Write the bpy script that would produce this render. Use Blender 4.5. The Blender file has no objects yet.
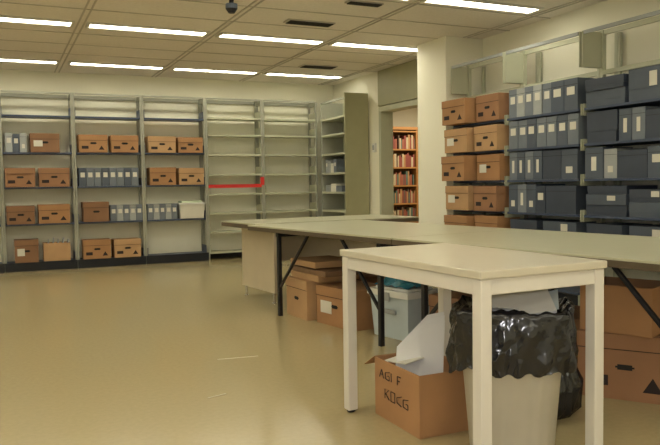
import bpy, bmesh, math, random
from mathutils import Matrix, Vector, noise
random.seed(7)
sc=bpy.context.scene
try:
    sc.view_settings.view_transform='Standard'
    sc.view_settings.exposure=0.0
except Exception: pass
COL=sc.collection

# ---------------- materials ----------------
def mat(name,col,rough=.6,metal=0,var=.06,scale=8,bump=0,spec=.4,detail=4,bscale=None,stretch=None,bdist=.01):
    m=bpy.data.materials.new(name); m.use_nodes=True
    nt=m.node_tree; b=nt.nodes['Principled BSDF']
    b.inputs['Roughness'].default_value=rough; b.inputs['Metallic'].default_value=metal
    b.inputs['Specular IOR Level'].default_value=spec
    tc=nt.nodes.new('ShaderNodeTexCoord'); mp=nt.nodes.new('ShaderNodeMapping')
    nt.links.new(tc.outputs['Object'],mp.inputs[0])
    if stretch: mp.inputs['Scale'].default_value=stretch
    n=nt.nodes.new('ShaderNodeTexNoise'); n.inputs['Scale'].default_value=scale; n.inputs['Detail'].default_value=detail
    nt.links.new(mp.outputs[0],n.inputs['Vector'])
    r=nt.nodes.new('ShaderNodeValToRGB')
    r.color_ramp.elements[0].position=.3; r.color_ramp.elements[1].position=.7
    r.color_ramp.elements[0].color=(*[c*(1-var) for c in col],1)
    r.color_ramp.elements[1].color=(*[min(1,c*(1+var)) for c in col],1)
    nt.links.new(n.outputs[0],r.inputs[0]); nt.links.new(r.outputs[0],b.inputs['Base Color'])
    if bump:
        n2=nt.nodes.new('ShaderNodeTexNoise'); n2.inputs['Scale'].default_value=bscale or scale*4
        nt.links.new(tc.outputs['Object'],n2.inputs['Vector'])
        bp=nt.nodes.new('ShaderNodeBump'); bp.inputs['Strength'].default_value=bump; bp.inputs['Distance'].default_value=bdist
        nt.links.new(n2.outputs[0],bp.inputs['Height']); nt.links.new(bp.outputs[0],b.inputs['Normal'])
    return m
def emis(name,col,s):
    m=bpy.data.materials.new(name); m.use_nodes=True
    nt=m.node_tree; b=nt.nodes['Principled BSDF']
    b.inputs['Base Color'].default_value=(*col,1)
    b.inputs['Emission Color'].default_value=(*col,1); b.inputs['Emission Strength'].default_value=s
    return m
M={}
M['wall']=mat('wall_paint',(.88,.86,.725),.7,var=.015,scale=2)
M['wallback']=mat('wall_paint_back',(.92,.905,.76),.7,var=.015,scale=2)
M['ceil']=mat('ceiling_tile',(.80,.75,.68),.9,var=.04,scale=30,bump=.2)
M['cbar']=mat('ceiling_bar',(.50,.46,.40),.6)
M['trofr']=mat('troffer_frame',(.7,.68,.62),.5)
M['floor']=mat('floor_linoleum',(.415,.34,.185),.17,var=.04,scale=40,detail=3,spec=.6)
M['olive']=mat('olive_metal',(.38,.37,.23),.45,var=.03)
M['sage']=mat('sage_shelf_metal',(.49,.50,.375),.42,var=.03)
M['post']=mat('shelf_post_metal',(.37,.375,.31),.45,var=.03)
M['blue']=mat('blue_shelf_metal',(.055,.075,.13),.4,var=.04)
M['black']=mat('black_metal',(.012,.012,.015),.4)
M['base']=mat('black_rubber_base',(.010,.012,.018),.5)
M['brown']=mat('cardboard',(.40,.215,.10),.8,var=.08,scale=5)
M['brown2']=mat('cardboard_dark',(.26,.14,.075),.8,var=.08,scale=5)
M['brown3']=mat('cardboard_light',(.50,.31,.16),.8,var=.08,scale=5)
M['brown4']=mat('cardboard_reddish',(.34,.18,.095),.8,var=.08,scale=5)
M['ink']=mat('black_ink',(.03,.02,.02),.8)
M['gray']=mat('grayboard',(.17,.195,.23),.6,var=.05)
M['gray2']=mat('grayboard_dark',(.085,.105,.14),.55,var=.06)
M['gray3']=mat('grayboard_light',(.36,.38,.385),.6,var=.05)
M['navy']=mat('navy_board',(.05,.063,.092),.5,var=.06)
M['label']=mat('paper_label',(.68,.66,.58),.8,var=.03)
M['paper']=mat('white_paper',(.80,.80,.80),.7,var=.03)
M['tape']=mat('worn_floor_tape',(.52,.45,.31),.5,var=.1)
M['red']=mat('red_tape',(.62,.03,.025),.5)
M['ttop']=mat('table_laminate_near',(.58,.54,.43),.28,var=.03,scale=3,spec=.5)
M['tleg']=mat('table_leg_enamel',(.69,.66,.60),.4,var=.02)
M['gtop']=mat('table_laminate_green',(.47,.46,.33),.28,var=.03,scale=3,spec=.5)
M['tedge']=mat('table_edge_brown',(.10,.075,.045),.5)
M['panel']=mat('beige_panel',(.58,.50,.36),.45,var=.03)
M['chrome']=mat('chrome',(.7,.7,.7),.2,metal=1,var=0)
M['bag']=mat('black_bag',(.004,.005,.010),.17,spec=.7,bump=.7,scale=20,bscale=12,bdist=.02)
M['bin']=mat('bin_plastic',(.57,.54,.47),.5,var=.03)
M['cooler']=mat('cooler_plastic',(.52,.60,.64),.45,var=.03)
M['teal']=mat('teal_plastic_sheet',(.06,.25,.34),.25,spec=.6,bump=.4,bscale=25)
M['wood']=mat('oak_wood',(.33,.16,.05),.5,var=.15,scale=6,stretch=(1,1,8))
M['woodd']=mat('dark_wood',(.22,.13,.07),.5,var=.15,scale=6)
M['white']=mat('white_plastic',(.75,.75,.71),.4)
M['greenw']=mat('pale_green_card',(.55,.62,.45),.6)
M['dark']=mat('dark_void',(.015,.015,.015),.8)
bookc=[mat('book_%d'%i,c,.6) for i,c in enumerate([(.25,.08,.05),(.33,.18,.08),(.12,.08,.06),(.4,.33,.22),(.08,.12,.10),(.2,.05,.04)])]
M['lamp']=emis('fluorescent_diffuser',(1,.945,.75),14.5)

# ---------------- mesh builder ----------------
class MB:
    def __init__(s): s.bm=bmesh.new(); s.mats=[]
    def mi(s,m):
        if isinstance(m,str): m=M[m]
        if m not in s.mats: s.mats.append(m)
        return s.mats.index(m)
    def poly(s,pts,faces,m,T=None):
        k=s.mi(m); T=T or Matrix()
        v=[s.bm.verts.new(T@Vector(p)) for p in pts]; out=[]
        for f in faces:
            try: fc=s.bm.faces.new([v[i] for i in f]); fc.material_index=k; out.append(fc)
            except ValueError: pass
        return out
    def box(s,lo,hi,m,T=None):
        x0,y0,z0=lo;x1,y1,z1=hi
        p=[(x0,y0,z0),(x1,y0,z0),(x1,y1,z0),(x0,y1,z0),(x0,y0,z1),(x1,y0,z1),(x1,y1,z1),(x0,y1,z1)]
        return s.poly(p,[(0,3,2,1),(4,5,6,7),(0,1,5,4),(1,2,6,5),(2,3,7,6),(3,0,4,7)],m,T)
    def bar(s,a,b,w,m,d=None):
        a=Vector(a);b=Vector(b);L=(b-a).length; q=(b-a).to_track_quat('Z','Y').to_matrix().to_4x4()
        d=d or w
        s.box((-w/2,-d/2,0),(w/2,d/2,L),m,Matrix.Translation(a)@q)
    def cyl(s,a,b,r,m,n=16,r2=None):
        a=Vector(a);b=Vector(b);L=(b-a).length; q=(b-a).to_track_quat('Z','Y').to_matrix().to_4x4(); T=Matrix.Translation(a)@q
        r2=r if r2 is None else r2
        p=[(r*math.cos(2*math.pi*i/n),r*math.sin(2*math.pi*i/n),0) for i in range(n)]+[(r2*math.cos(2*math.pi*i/n),r2*math.sin(2*math.pi*i/n),L) for i in range(n)]
        f=[(i,(i+1)%n,n+(i+1)%n,n+i) for i in range(n)]+[tuple(range(n))[::-1],tuple(range(n,2*n))]
        s.poly(p,f,m,T)
    def done(s,name,loc=(0,0,0),rz=0,bevel=0,smooth=False):
        me=bpy.data.meshes.new(name); s.bm.normal_update(); s.bm.to_mesh(me); s.bm.free()
        for m in s.mats: me.materials.append(m)
        o=bpy.data.objects.new(name,me); COL.objects.link(o)
        o.location=loc; o.rotation_euler=(0,0,rz)
        if smooth:
            for p in me.polygons: p.use_smooth=True
        if bevel:
            b=o.modifiers.new('bevel','BEVEL'); b.width=bevel; b.segments=2; b.limit_method='ANGLE'
        return o

# ---------------- room shell ----------------
H=2.70; YB=10.66; XR=5.0; XL=-4.0; YF=-2.5
def slab(name,lo,hi,m,**k):
    b=MB(); b.box(lo,hi,m); return b.done(name,**k)
slab('floor',(XL-.1,YF-.1,-.1),(9.2,12.4,0),'floor')
slab('ceiling',(XL-.1,YF-.1,H),(9.2,12.4,H+.1),'ceil')
slab('wall_back',(XL-.1,YB,0),(XR,YB+.12,H),'wallback')
slab('wall_left',(XL-.1,YF,0),(XL,YB,H),'wall')
slab('wall_front',(XL-.1,YF-.1,0),(9.2,YF,H),'wall')
b=MB(); D0,D1,DH=7.75,9.03,2.13
b.box((XR,YF,0),(XR+.14,D0,H),'wall'); b.box((XR,D1,0),(XR+.14,YB+.12,H),'wall'); b.box((XR,D0,DH),(XR+.14,D1,H),'wall')
b.done('wall_right')
slab('wall_column',(4.5,6.68,0),(XR-.001,7.27,H),'wall',bevel=.006)
slab('wall_adjoining_back',(XR,12.2,0),(9.2,12.3,H),'wall')
slab('wall_adjoining_right',(9.1,YF,0),(9.2,12.2,H),'wall')
b=MB()
b.box((XR-.03,D1-.01,0),(XR+.17,D1+.05,DH+.05),'sage'); b.box((XR-.03,D0-.05,0),(XR+.17,D0+.01,DH+.05),'sage'); b.box((XR-.03,D0,DH-.02),(XR+.17,D1,DH+.05),'sage')
b.box((XR-.04,D0-.05,DH+.06),(XR-.005,D1+.05,H-.01),'olive')
b.done('door_1',bevel=.003)
b=MB(); b.box((XL,YB-.012,0),(XR,YB,.1),'base'); b.done('baseboard_back')
b=MB(); b.box((XR-.012,9.1,0),(XR,YB-.02,.1),'base'); b.done('baseboard_right')

# ceiling lights and grid
rows=[9.78,7.45,5.38,3.1,.8,-1.5]
cx0=.90
b=MB()
for r in rows:
    sh=-.09 if r<6 else (-.03 if r<8 else 0)
    for i in range(-4,3+1):
        x0=cx0+1.325*i+sh; x1=x0+1.15
        if x0<XL or x1>XR-.05: continue
        f=.03
        b.box((x0-f,r-.08-f,H-.02),(x1+f,r-.08,H-.001),'trofr'); b.box((x0-f,r+.08,H-.02),(x1+f,r+.08+f,H-.001),'trofr')
        b.box((x0-f,r-.08,H-.02),(x0,r+.08,H-.001),'trofr'); b.box((x1,r-.08,H-.02),(x1+f,r+.08,H-.001),'trofr')
        b.box((x0,r-.08,H-.012),(x1,r+.08,H-.002),'lamp')
b.done('fluorescent_ceiling_light')
b=MB()
for i in range(-4,4):
    x=cx0+1.325*i-.11
    b.box((x-.035,YF,H-.008),(x-.02,YB,H-.0005),'cbar'); b.box((x+.02,YF,H-.008),(x+.035,YB,H-.0005),'cbar')
for r in rows:
    for dy in (.62,1.24,1.86):
        b.box((XL,r-dy,H-.006),(XR,r-dy+.012,H-.0005),'cbar')
b.done('trim_ceiling_grid')
def vent(x,y,w,d):
    b=MB(); b.box((-w/2,-d/2,-.015),(w/2,d/2,-.001),'cbar')
    n=6
    for i in range(n):
        yy=-d/2+d*(i+.5)/n; b.box((-w/2+.02,yy-.012,-.022),(w/2-.02,yy+.004,-.015),'dark')
    b.done('ceiling_air_vent',(x,y,H-.001))
vent(2.85,6.6,.5,.14); vent(4.0,9.0,.5,.2); vent(3.0,5.72,.35,.08)
b=MB(); b.cyl((0,0,0),(0,0,-.03),.055,'gray'); b.cyl((0,0,-.03),(0,0,-.10),.02,'dark'); b.cyl((0,0,-.09),(0,0,-.13),.05,'gray2'); b.cyl((0,0,-.13),(0,0,-.165),.05,'black',r2=.025)
b.done('ceiling_security_camera',(1.82,5.85,H-.001))

# ---------------- items ----------------
def carton(loc,rz=0,w=.33,d=.38,h=.26,m='brown',lid=True,stamp='tri',name='storage_carton'):
    b=MB(); b.box((.004,.004,0),(w-.004,d-.004,h-.002),m)
    if lid:
        lh=.075
        b.box((0,0,h-lh),(w,d,h),m)
        b.box((.0,-.0015,h-lh-.004),(w,.0,h-lh),'ink')
    hz=h*.46
    for i in range(3):
        b.box((w/2-.045+.01*abs(i-1),-.001 if not lid else .0025,hz+.009*i),(w/2+.045-.01*abs(i-1),.0041,hz+.009*i+.009),'dark')
    if stamp=='tri':
        b.poly([(w*.68,.003,h*.15),(w*.88,.003,h*.15),(w*.78,.003,h*.38)],[(0,1,2)],'ink')
        b.box((w*.1,.003,h*.2),(w*.33,.0041,h*.36),'ink')
    elif stamp=='label':
        b.box((w*.12,.002,h*.3),(w*.42,.0041,h*.62),'label')
    return b.done(name,loc,rz,bevel=.003)
def docrow(loc,rz,specs,name='document_box_row'):
    b=MB(); x=0
    for (w,h,d,m,lab) in specs:
        o=random.uniform(0,.012)
        b.box((x+.002,o,0),(x+w-.002,o+d,h),m)
        b.box((x+.002,o-.002,h*.80),(x+w-.002,o,h*.81),'dark')
        if lab==1: b.box((x+w*.22,o-.002,h*.48),(x+w*.78,o,h*.74),'label')
        if lab==2: b.box((x+w*.3,o-.002,h*.2),(x+w*.7,o,h*.42),'label')
        if lab==3: b.box((x+w*.36,o-.002,h*.25),(x+w*.64,o,h*.7),'label')
        x+=w
    return b.done(name,loc,rz,bevel=.002)

# ---------------- back wall shelving ----------------
YS=10.32; YD=YB-.02; SH=2.385
posts=[-2.68,-1.77,-.87,.04,.95,1.87,2.78,3.66,4.56]
def shelving(name,x0,x1,levels,sm,pm,base=True):
    b=MB()
    for x in (x0,x1):
        xx=x if x==x0 else x-.025
        b.box((xx,YS+.02,0),(xx+.025,YS+.06,SH),pm)
        b.box((xx,YD-.05,0),(xx+.025,YD-.01,SH),pm)
        b.box((xx+.009,YS+.06,0),(xx+.016,YD-.05,.08),pm)
        b.box((xx+.009,YS+.06,SH-.08),(xx+.016,YD-.05,SH),pm)
    b.box((x0+.03,YS+.02,SH-.025),(x1-.03,YS+.04,SH),pm)
    b.box((x0+.03,YD-.03,SH-.05),(x1-.03,YD-.01,SH),pm)
    for z in levels:
        b.box((x0+.027,YS,z-.025),(x1-.027,YD-.055,z),sm)
        for x in (x0+.027,x1-.032):
            b.box((x,YS+.01,z),(x+.005,YD-.06,z+.11),sm)
    if base: b.box((x0,YS-.012,0),(x1,YS-.001,.12),'base')
    return b.done(name,bevel=.0015)
LV=[.12,.63,1.12,1.58,2.07]
for i in range(6):
    shelving('steel_shelving_unit',posts[i]+.002,posts[i+1]-.002,LV,'blue','post')
LV2=[.12,.42,.70,.98,1.27,1.56,1.85,2.1]
for i in (6,7):
    shelving('steel_shelving_unit',posts[i]+.002,posts[i+1]-.002,LV2,'sage','post',base=False)
e=.001
yf=YS+.005
def bc(x,z,**k):
    if 'm' not in k: k['m']=random.choice(['brown','brown4','brown','brown3'])
    return carton((x,yf-.03-random.uniform(0,.03),z+e),math.radians(random.uniform(-1.4,1.4)),**k)
docrow((-.55,yf,1.58+e),0,[(.1,.27,.24,'gray',1)]*5)
docrow((.10,yf,1.58+e),0,[(.09,.25,.24,'gray3',1),(.085,.24,.24,'gray2',1),(.09,.25,.24,'gray3',2)])
bc(.40,1.58,w=.37,h=.25,d=.28,m='brown2',stamp='label')
bc(1.01,1.58,w=.38,h=.24,d=.28); bc(1.43,1.58,w=.37,h=.235,d=.28)
bc(1.94,1.58,w=.39,h=.23,d=.28,m='brown3'); bc(2.36,1.58,w=.36,h=.22,d=.28)
bc(.08,1.12,w=.37,h=.25,d=.28,m='brown4'); bc(.49,1.12,w=.39,h=.25,d=.28)
docrow((1.0,yf,1.12+e),0,[(.10,.25,.24,'gray' if i%3 else 'gray2',1) for i in range(8)])
bc(1.95,1.12,w=.37,h=.25,d=.28,m='brown'); bc(2.36,1.12,w=.37,h=.24,d=.28,m='brown3')
bc(.08,.63,w=.35,h=.24,d=.28,m='brown2'); bc(.47,.63,w=.40,h=.25,d=.28,m='brown')
bc(1.04,.63,w=.34,h=.27,d=.28,m='brown2',stamp='')
docrow((1.40,yf,.63+e),0,[(.088,.22,.24,'gray3' if i%2 else 'gray',1) for i in range(5)])
docrow((1.91,yf,.63+e),0,[(.085,.22,.24,'gray3' if i%2 else 'gray',1) for i in range(5)])
b=MB(); b.poly([(0,0,0),(.34,0,0),(.34,.24,0),(0,.24,0),(-.01,-.01,.2),(.35,-.01,.2),(.35,.25,.2),(-.01,.25,.2)],[(0,3,2,1),(4,5,6,7),(0,1,5,4),(1,2,6,5),(2,3,7,6),(3,0,4,7)],'label')
b.box((-.02,-.02,.2),(.36,.255,.225),'white'); b.box((.02,.02,.226),(.32,.23,.255),'greenw'); b.done('plastic_storage_bin',(2.375,yf-.02,.631),0,bevel=.004)
bc(.16,.12,w=.30,h=.30,d=.28,m='brown2',stamp='label')
def opencarton(loc,rz,w,d,h,m='brown',papers=True,flaps=(0,1,2,3),name='open_cardboard_carton'):
    b=MB(); t=.006
    b.box((0,0,0),(w,d,t),m); b.box((0,0,t),(w,t,h),m); b.box((0,d-t,t),(w,d,h),m); b.box((0,t,t),(t,d-t,h),m); b.box((w-t,t,t),(w,d-t,h),m)
    L=min(w,d)*.42
    if 0 in flaps: b.box((0,0,0),(w,.004,L),m,Matrix.Translation((0,0,h))@Matrix.Rotation(math.radians(115),4,'X'))
    if 1 in flaps: b.box((0,0,0),(w,.004,L),m,Matrix.Translation((0,d,h))@Matrix.Rotation(math.radians(-70),4,'X'))
    if 2 in flaps: b.box((0,0,0),(.004,d,L),m,Matrix.Translation((0,0,h))@Matrix.Rotation(math.radians(-120),4,'Y'))
    if 3 in flaps: b.box((0,0,0),(.004,d,L),m,Matrix.Translation((w,0,h))@Matrix.Rotation(math.radians(60),4,'Y'))
    if papers:
        for i in range(5):
            T=Matrix.Translation((w*.12+i*w*.16,d*.1,.02))@Matrix.Rotation(math.radians(6+2*i),4,'Y')
            b.box((0,0,0),(.008,d*.75,h+.03+.02*(i%2)),'paper',T)
    return b,(w,d,h),loc,rz,name
def fin(t): return t[0].done(t[4],t[2],t[3],bevel=.0015)
fin(opencarton((.52,yf-.01,.121),0,.34,.25,.24,'brown3',True,flaps=()))
bc(1.02,.12,w=.37,h=.26,d=.28,m='brown'); bc(1.43,.12,w=.37,h=.25,d=.28,m='brown3')
bc(-.8,1.12,w=.38,h=.25,d=.28); bc(-.4,1.12,w=.38,h=.25,d=.28); bc(-.8,.63,w=.38,h=.25,d=.28); bc(-.4,.63,w=.38,h=.25,d=.28)
b=MB(); b.box((2.80,YS-.006,1.065),(3.62,YS-.003,1.115),'red'); b.box((3.60,YS-.009,1.10),(3.66,YS-.0065,1.22),'red'); b.done('red_caution_tape')

# side shelf on the right wall (far corner)
b=MB(); y0,y1,x0,x1=9.42,10.28,4.6,4.985
b.box((x0,y0,0),(x1,y0+.025,2.42),'olive'); b.box((x0,y1-.02,0),(x1,y1,2.36),'post')
b.box((x1-.012,y0+.025,.05),(x1-.005,y1-.02,2.36),'sage')
b.box((x0,y0+.025,2.33),(x0+.03,y1-.02,2.36),'post')
for z in LV2: b.box((x0,y0+.027,z-.03),(x1-.013,y1-.022,z),'sage')
b.done('steel_shelving_end_unit',bevel=.0015)
docrow((4.63,10.2,1.27+e),-math.pi/2,[(.08,.2,.24,'gray3',1),(.1,.18,.24,'gray3',0),(.12,.14,.24,'label',0),(.1,.2,.24,'gray',1)])
docrow((4.63,10.2,.98+e),-math.pi/2,[(.18,.1,.24,'gray3',0),(.2,.12,.24,'label',0),(.2,.09,.24,'gray',0)])
b=MB(); b.box((0,0,0),(.03,.09,.13),'white'); b.box((-.006,.02,.03),(0,.07,.1),'gray3'); b.done('wall_thermostat',(XR-.031,9.2,1.55),0,bevel=.003)

# ---------------- right wall shelving ----------------
RX=4.55
RL=[.12,.49,.80,1.11,1.41,1.71]
ys=[6.64,5.72,4.70,3.72,2.74]
def rshelf(y1,y0):
    b=MB()
    for y in (y0+.002,y1-.032):
        b.box((RX+.20,y,0),(RX+.24,y+.03,2.38),'sage'); b.box((RX+.40,y,0),(RX+.43,y+.03,2.38),'sage')
        b.box((RX-.02,y+.011,2.06),(RX+.2,y+.019,2.36),'sage')
        b.box((RX-.02,y+.011,.0),(RX+.2,y+.019,.1),'sage')
        for z in RL: b.box((RX,y+.012,z-.06),(RX+.2,y+.018,z+.04),'sage')
    b.box((RX-.02,y0+.032,2.33),(RX,y1-.032,2.36),'gray3')
    b.box((RX+.2,y0+.032,2.0),(RX+.23,y1-.032,2.04),'sage')
    b.box((RX+.21,y0+.032,2.34),(RX+.23,y1-.032,2.38),'sage')
    for z in RL: b.box((RX-.01,y0+.034,z-.022),(RX+.39,y1-.034,z),'blue')
    b.box((RX,y0+.03,0),(RX+.02,y1-.03,.09),'base')
    b.done('steel_wall_shelving',bevel=.0015)
for i in range(4): rshelf(ys[i],ys[i+1])
R9=-math.pi/2
for k,z in enumerate([.49,.80,1.11,1.41,1.71]):
    ox=[.0,.02,-.03,.01,-.02][k]
    carton((4.41+ox,6.60,z+e),R9,w=.42,d=.38,h=.25+.006*(k%3),m='brown3' if k%2 else 'brown',stamp='label' if k%2 else 'tri')
    carton((4.48-ox,6.14-.01*(k%2),z+e),R9,w=.375,d=.38,h=.262-.01*(k%2),m=['brown','brown4','brown','brown3','brown4'][k],stamp='tri' if k!=2 else 'label')
def drow(y,z,specs,x=RX-.005,name='document_box_row'): docrow((x,y,z+e),R9,specs,name)
def up(n,ms,lab=1,w=.125,h=.27): return [(w,h,.36,ms[i%len(ms)],lab if not isinstance(lab,list) else lab[i%len(lab)]) for i in range(n)]
drow(5.67,1.71,up(5,['gray','gray3'],1,.118)+up(2,['gray2'],1,.165))
drow(5.67,1.41,up(7,['gray','gray','gray2'],1,.132,.265))
drow(5.67,1.11,up(4,['gray','gray2'],3,.118,.265)+[(.24,.26,.36,'navy',0),(.2,.26,.36,'gray2',2)])
drow(5.67,.80,up(3,['gray2','gray'],[2,3],.13,.265)+[(.13,.25,.36,'navy',1),(.38,.25,.36,'navy',0)])
def flat(loc_y,z,layers,w,x=RX-.01):
    b=MB(); zz=0
    for (h,m,lab,dw) in layers:
        o=random.uniform(0,.03)
        b.box((dw,o,zz),(w-random.uniform(0,.02),o+.34,zz+h-.003),m); b.box((dw-.002,o-.003,zz+h*.35),(w,o+.342,zz+h-.002),m)
        if lab: b.box((w*.55,o-.005,zz+h*.4),(w*.75,o-.0029,zz+h*.85),'label')
        zz+=h
    b.done('flat_archive_box_stack',(x,loc_y,z+e),R9,bevel=.002)
flat(4.66,1.71,[(.13,'gray2',0,0),(.10,'navy',0,.01)],.42); flat(4.2,1.71,[(.25,'gray2',1,0)],.36)
flat(4.66,1.41,[(.26,'navy',0,0)],.33); drow(4.30,1.41,[(.13,.25,.34,'gray2',3),(.13,.25,.34,'gray',3),(.2,.22,.34,'navy',0)])
drow(4.66,1.11,[(.2,.26,.34,'gray2',3),(.14,.24,.34,'gray3',2),(.3,.22,.34,'navy',0),(.2,.24,.34,'gray2',1)])
flat(4.66,.80,[(.09,'navy',0,0),(.09,'gray2',1,.01),(.07,'navy',0,.02)],.44); flat(4.18,.80,[(.12,'gray2',0,0),(.10,'navy',1,0)],.38)
flat(5.66,.49,[(.12,'gray2',1,0),(.12,'navy',0,.02)],.4); flat(5.2,.49,[(.1,'navy',0,0),(.14,'gray2',1,0)],.42)
flat(4.66,.49,[(.12,'gray2',1,0),(.12,'navy',0,.02)],.4); flat(4.2,.49,[(.1,'navy',0,0),(.14,'gray2',1,0)],.4)
for z in (.49,.8,1.11,1.41,1.71): drow(3.67,z,up(7,['gray','gray2'],1,.125,.265))

# ---------------- tables ----------------
def frame_table(name,loc,rz,L,W,z=.75,top='gtop',y1=-.22):
    b=MB(); b.box((0,-L,z-.012),(W,0,z),top); b.box((.0,-L,z-.045),(W,0,z-.0121),'tedge')
    for yy in (y1,-L+.22):
        b.box((.06,yy-.02,z-.085),(W-.06,yy+.02,z-.0455),'black')
        for xx in (.08,W-.08):
            b.box((xx-.016,yy-.016,.0),(xx+.016,yy+.016,z-.085),'black')
    for xx in (.08,W-.08):
        b.bar((xx,y1-.02,.25),(xx,y1-.47,z-.05),.02,'black'); b.bar((xx,-L+.24,.25),(xx,-L+.24+.45,z-.05),.02,'black')
    return b.done(name,loc,rz,bevel=.002)
RZ=math.radians(8.1)
frame_table('long_work_table',(1.975,6.02,0),RZ,2.05,1.2,y1=-.42)
o2=Vector((1.975,6.02,0))+Matrix.Rotation(RZ,3,'Z')@Vector((0,-2.06,0))
frame_table('long_work_table',o2,RZ,2.25,1.2)
b=MB(); b.box((0,-.80,.738),(1.85,0,.75),'gtop'); b.box((0,-.80,.70),(1.85,0,.7379),'tedge')
for xx in (.19,1.6):
    b.box((xx,-.785,.10),(xx+.03,-.06,.699),'panel')
    for yy in (-.74,-.12): b.cyl((xx+.015,yy,0),(xx+.015,yy,.10),.014,'chrome'); b.cyl((xx+.015,yy,0),(xx+.015,yy,.01),.022,'chrome')
b.box((.22,-.38,.35),(1.6,-.36,.70),'panel')
b.done('panel_leg_desk',(2.0,6.93,0),math.radians(6),bevel=.002)
b=MB(); tz=.785; W2,L2=.625,1.05
b.box((0,-L2,tz-.03),(W2,0,tz),'ttop')
a=.012
b.box((a,-L2+a,tz-.09),(W2-a,-L2+a+.02,tz-.0305),'tleg'); b.box((a,-a-.02,tz-.09),(W2-a,-a,tz-.0305),'tleg')
b.box((a,-L2+a+.0201,tz-.09),(a+.02,-a-.0201,tz-.0305),'tleg'); b.box((W2-a-.02,-L2+a+.0201,tz-.09),(W2-a,-a-.0201,tz-.0305),'tleg')
for xx in (a-.004,W2-a-.046):
    for yy in (-L2+a-.004,-a-.046):
        b.box((xx,yy,.012),(xx+.05,yy+.05,tz-.031),'tleg'); b.cyl((xx+.025,yy+.025,0),(xx+.025,yy+.025,.012),.02,'black')
b.done('parsons_side_table',(1.475,3.10,0),math.radians(2.5),bevel=.004)

# ---------------- trash can ----------------
b=MB(); N=144
def ring(z,rx,ry,rip=0,n=N,ph=0,p=2.6):
    out=[]
    for i in range(n):
        t=2*math.pi*i/n; c,s_=math.cos(t),math.sin(t)
        k=(abs(c)**p+abs(s_)**p)**(-1/p)
        q=1+rip*math.cos(24*t)
        out.append((rx*k*c*q,ry*k*s_*q,z))
    return out
def loft(b,rings,m,capb=False):
    pts=[p for r in rings for p in r]; n=len(rings[0]); f=[]
    for j in range(len(rings)-1):
        for i in range(n): f.append((j*n+i,j*n+(i+1)%n,(j+1)*n+(i+1)%n,(j+1)*n+i))
    if capb: f.append(tuple(range(n))[::-1])
    fs=b.poly(pts,f,m)
    for x in fs: x.smooth=True
loft(b,[ring(0.0,.155,.13),ring(.01,.165,.138,.008),ring(.50,.205,.172,.008),ring(.505,.216,.182),ring(.53,.216,.182),ring(.53,.205,.172),ring(.06,.16,.135)],'bin',True)
def br(z,rx,ry,amp,zamp,seed,fq=3):
    o=[]
    for i,(x,y,zz) in enumerate(ring(z,rx,ry)):
        t=2*math.pi*i/N; d=noise.noise(Vector((math.cos(t)*fq,math.sin(t)*fq,seed)))
        d2=noise.noise(Vector((math.cos(t)*fq*3,math.sin(t)*fq*3,seed*1.7+5)))
        q=1+amp*(abs(d)+abs(d2)*.9); o.append((x*q,y*q,zz+zamp*(d*.7+d2*.3)))
    return o
prof=[]
for k in range(13):
    f=k/12; prof.append(br(.355+.235*f,.220+.010*math.sin(f*3.1),.188+.010*math.sin(f*3.1),.17*(1-f*.3),.045*(1-f)+.03,1+f*1.6,2.4))
loft(b,prof+[br(.605,.210,.176,.10,.045,2.8,2.4),br(.57,.19,.16,.03,.01,2.9),br(.45,.175,.145,.05,.01,3.2),br(.40,.1,.08,.1,.03,3.4),br(.39,.01,.01,0,0,3.6)],'bag')
b.done('trash_can',(1.87,2.32,0),math.radians(-35))
b=MB()
def sheet(b,c,sx,sy,rx,ry,rz,m='paper',t=.004):
    T=Matrix.Translation(c)@Matrix.Rotation(rz,4,'Z')@Matrix.Rotation(ry,4,'Y')@Matrix.Rotation(rx,4,'X')
    b.box((-sx/2,-sy/2,0),(sx/2,sy/2,t),m,T)
sheet(b,(1.89,2.30,.605),.26,.19,math.radians(26),math.radians(-8),math.radians(-30),t=.015)
sheet(b,(1.84,2.33,.575),.24,.16,math.radians(-12),math.radians(10),math.radians(10))
sheet(b,(1.96,2.26,.605),.16,.11,math.radians(35),math.radians(-15),math.radians(-50),'cooler')
b.done('discarded_papers',bevel=0)

# ---------------- things on the floor ----------------
t=opencarton((1.60,2.99,0),R9,.40,.30,.275,'brown',False,flaps=(2,))
bb=t[0]
def strokes(b,segs,x,z,s):
    for (x0,z0,x1,z1) in segs: b.bar((x+x0*s,-.0015,z+z0*s),(x+x1*s,-.0015,z+z1*s),.005,'ink',.003)
A=[(0,0,.5,1),(.5,1,1,0),(.2,.4,.8,.4)];G=[(1,1,0,.8),(0,.8,0,.1),(0,.1,.9,0),(.9,0,.9,.5),(.9,.5,.5,.5)];F=[(0,0,0,1),(0,1,.8,1),(0,.5,.6,.5)];I=[(0,0,0,1)];K=[(0,0,0,1),(0,.4,.8,1),(.2,.5,.9,0)];C=[(.9,1,0,.7),(0,.7,0,.2),(0,.2,.9,0)];O=[(0,0,0,1),(0,1,.8,1),(.8,1,.8,0),(.8,0,0,0)]
for i,g in enumerate((A,G,I,F)): strokes(bb,g,.05+.055*i,.19,.04)
for i,g in enumerate((K,O,C,G)): strokes(bb,g,.10+.055*i,.10,.045)
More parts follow.
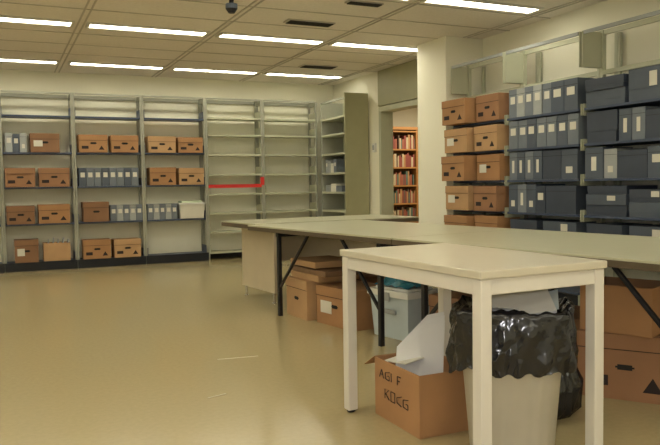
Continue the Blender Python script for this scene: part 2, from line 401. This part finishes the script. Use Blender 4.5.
# tall bundle of white envelopes leaning out of the carton
for j in range(6):
    off=.018*j; dz=[.0,.02,-.015,.03,.01,-.02][j]; th=.005
    R=Vector((.42,.72,0)); Nn=Vector((-.72*1.0,.42,0)).normalized()
    base=Vector((.13,.02,0))+Nn*(-.045+off)
    def P(u,z,lean=0): return base+R*u+Nn*lean+Vector((0,0,z))
    poly=[P(.01,.12),P(.27,.12),P(.29,.47+dz,.03),P(.20,.455+dz,.03),P(.03,.31+dz,.01)]
    back=[q+Nn*th for q in poly]
    pts=[tuple(q) for q in poly+back]
    bb.poly(pts,[(0,1,2,3,4),(9,8,7,6,5)]+[(i,(i+1)%5+0,5+(i+1)%5,5+i) for i in range(5)],'paper')
bb.box((0,0,0),(.20,.10,.006),'label',Matrix.Translation((.06,.02,.262))@Matrix.Rotation(math.radians(-8),4,'Y')@Matrix.Rotation(math.radians(10),4,'X'))
fin(t)
def fc(x,y,rz,w,d,h,m='brown',z=0,**k): carton((x,y,z),math.radians(rz),w=w,d=d,h=h,m=m,**k)
fc(2.20,5.70,-88,.42,.36,.32,'brown3',stamp='')
fc(2.27,5.22,-80,.50,.40,.30,'brown',stamp='label')
fc(2.75,5.8,-85,.42,.36,.30,'brown2')
b=MB()
for i,(h,w) in enumerate([(.05,.5),(.04,.62),(.05,.45)]): b.box((0,-w,i*.052),(.38,0,i*.052+h),'woodd' if i%2 else 'brown3')
b.done('flat_wood_panels',(2.24,5.68,.321),math.radians(4),bevel=.003)
b=MB(); b.poly([(.02,.02,0),(.38,.02,0),(.38,.28,0),(.02,.28,0),(0,0,.30),(.40,0,.30),(.40,.30,.30),(0,.30,.30)],[(0,3,2,1),(4,5,6,7),(0,1,5,4),(1,2,6,5),(2,3,7,6),(3,0,4,7)],'cooler')
b.box((-.015,-.015,.30),(.415,.315,.345),'white'); b.box((.03,.03,.345),(.37,.27,.36),'white'); b.box((.12,-.012,.18),(.28,.001,.21),'gray3'); b.box((.17,-.02,.27),(.23,-.0151,.33),'gray3')
b.done('plastic_cooler',(2.43,4.60,0),math.radians(-78),bevel=.008)
b=MB(); n=14; pts=[];fs=[]
for i in range(n):
    for j in range(n):
        u,v=i/(n-1),j/(n-1); z=.06*noise.noise(Vector((u*5,v*5,1)))+.11*(1-(2*u-1)**2)*(1-(2*v-1)**2)
        pts.append((u*.34,v*.26,.012+abs(z)))
for i in range(n-1):
    for j in range(n-1): fs.append((i*n+j,(i+1)*n+j,(i+1)*n+j+1,i*n+j+1))
b.poly(pts,fs,'teal'); o=b.done('crumpled_plastic_sheet',(2.45,4.57,.357),math.radians(-78)); o.modifiers.new('s','SOLIDIFY').thickness=.004
fc(2.56,4.02,-78,.30,.34,.36,'brown2',stamp='label')
fc(2.62,3.60,-82,.40,.36,.28,'brown4')
fc(2.66,2.78,-55,.46,.38,.33,'brown4',stamp='tri')
fin(opencarton((2.70,2.80,.332),math.radians(-68),.36,.32,.24,'brown',False,flaps=(3,)))
fc(2.95,3.45,-82,.42,.38,.3,'brown2')
b=MB(); loft(b,[br(0.0,.10,.10,.1,0,7),br(.04,.13,.12,.2,.02,7.5),br(.16,.14,.13,.25,.02,8),br(.26,.10,.09,.3,.03,8.4),br(.32,.04,.04,.3,.01,8.8),br(.36,.05,.05,.4,.02,9),br(.34,.005,.005,0,0,9.2)],'bag',True)
b.done('black_garbage_bag',(2.32,2.62,0))
b=MB(); b.box((0,0,0),(.26,.012,.0015),'tape'); b.done('floor_tape_strip',(1.22,4.38,0),math.radians(-8))
b=MB(); b.box((0,0,0),(.11,.012,.0015),'tape',Matrix.Rotation(.3,4,'Z')); b.done('floor_tape_strip',(.95,3.60,0))

# ---------------- adjoining room bookcase ----------------
def bookcase(x,y):
    b=MB(); w,d,h=2.4,.3,2.05
    b.box((0,.28,0),(w,d,h),'wood')
    for xx in (0,w/3,2*w/3,w-.03): b.box((xx,0,0),(xx+.03,.28,h),'wood')
    for i in range(7):
        z=.08+i*.325
        if z>h: z=h
        b.box((0,-.001,z-.025),(w,.279,z),'wood')
        if i<6:
            xx=.04
            while xx<w-.08:
                t=random.uniform(.02,.045); hh=random.uniform(.17,.26)
                if all(not(xx+t>q and xx<q+.03) for q in (w/3,2*w/3)) and random.random()<.93:
                    b.box((xx,.03,z+.001),(xx+t-.002,.2,z+hh),random.choice(bookc))
                xx+=t
    b.box((-.01,-.01,h),(w+.01,d,h+.05),'wood')
    b.done('library_bookcase',(x,y,0))
bookcase(5.3,11.2)

# ---------------- lights ----------------
def area(name,loc,sx,sy,e,col):
    l=bpy.data.lights.new(name,'AREA'); l.shape='RECTANGLE'; l.size=sx; l.size_y=sy; l.energy=e; l.color=col
    o=bpy.data.objects.new(name,l); o.location=loc; COL.objects.link(o); return o
area('adjoining_room_lamp',(7,10,2.6),1.5,1.5,75,(1,.85,.6))
l=bpy.data.lights.new('camera_flash','POINT'); l.energy=48; l.shadow_soft_size=.03; l.color=(1,.98,1)
o=bpy.data.objects.new('camera_flash',l); o.location=(-.05,-.02,1.2); COL.objects.link(o)
w=bpy.data.worlds.new('world'); w.use_nodes=True; w.node_tree.nodes['Background'].inputs[0].default_value=(.5,.5,.45,1); w.node_tree.nodes['Background'].inputs[1].default_value=.2; sc.world=w

# ---------------- camera ----------------
p,yaw,r=math.radians(3.08),math.radians(24.72),math.radians(-.89)
cp,sp=math.cos(p),math.sin(p)
fw=Vector((math.sin(yaw)*cp,math.cos(yaw)*cp,-sp)); rt=Vector((math.cos(yaw),-math.sin(yaw),0)); u=rt.cross(fw)
rt2=rt*math.cos(r)+u*math.sin(r); up2=-rt*math.sin(r)+u*math.cos(r)
Mx=Matrix.Identity(4)
for i in range(3): Mx[i][0]=rt2[i];Mx[i][1]=up2[i];Mx[i][2]=-fw[i]
Mx[2][3]=1.1
c=bpy.data.cameras.new('camera'); c.sensor_width=36; c.lens=718/660*36; c.clip_start=.05
co=bpy.data.objects.new('camera',c); co.matrix_world=Mx; COL.objects.link(co); sc.camera=co
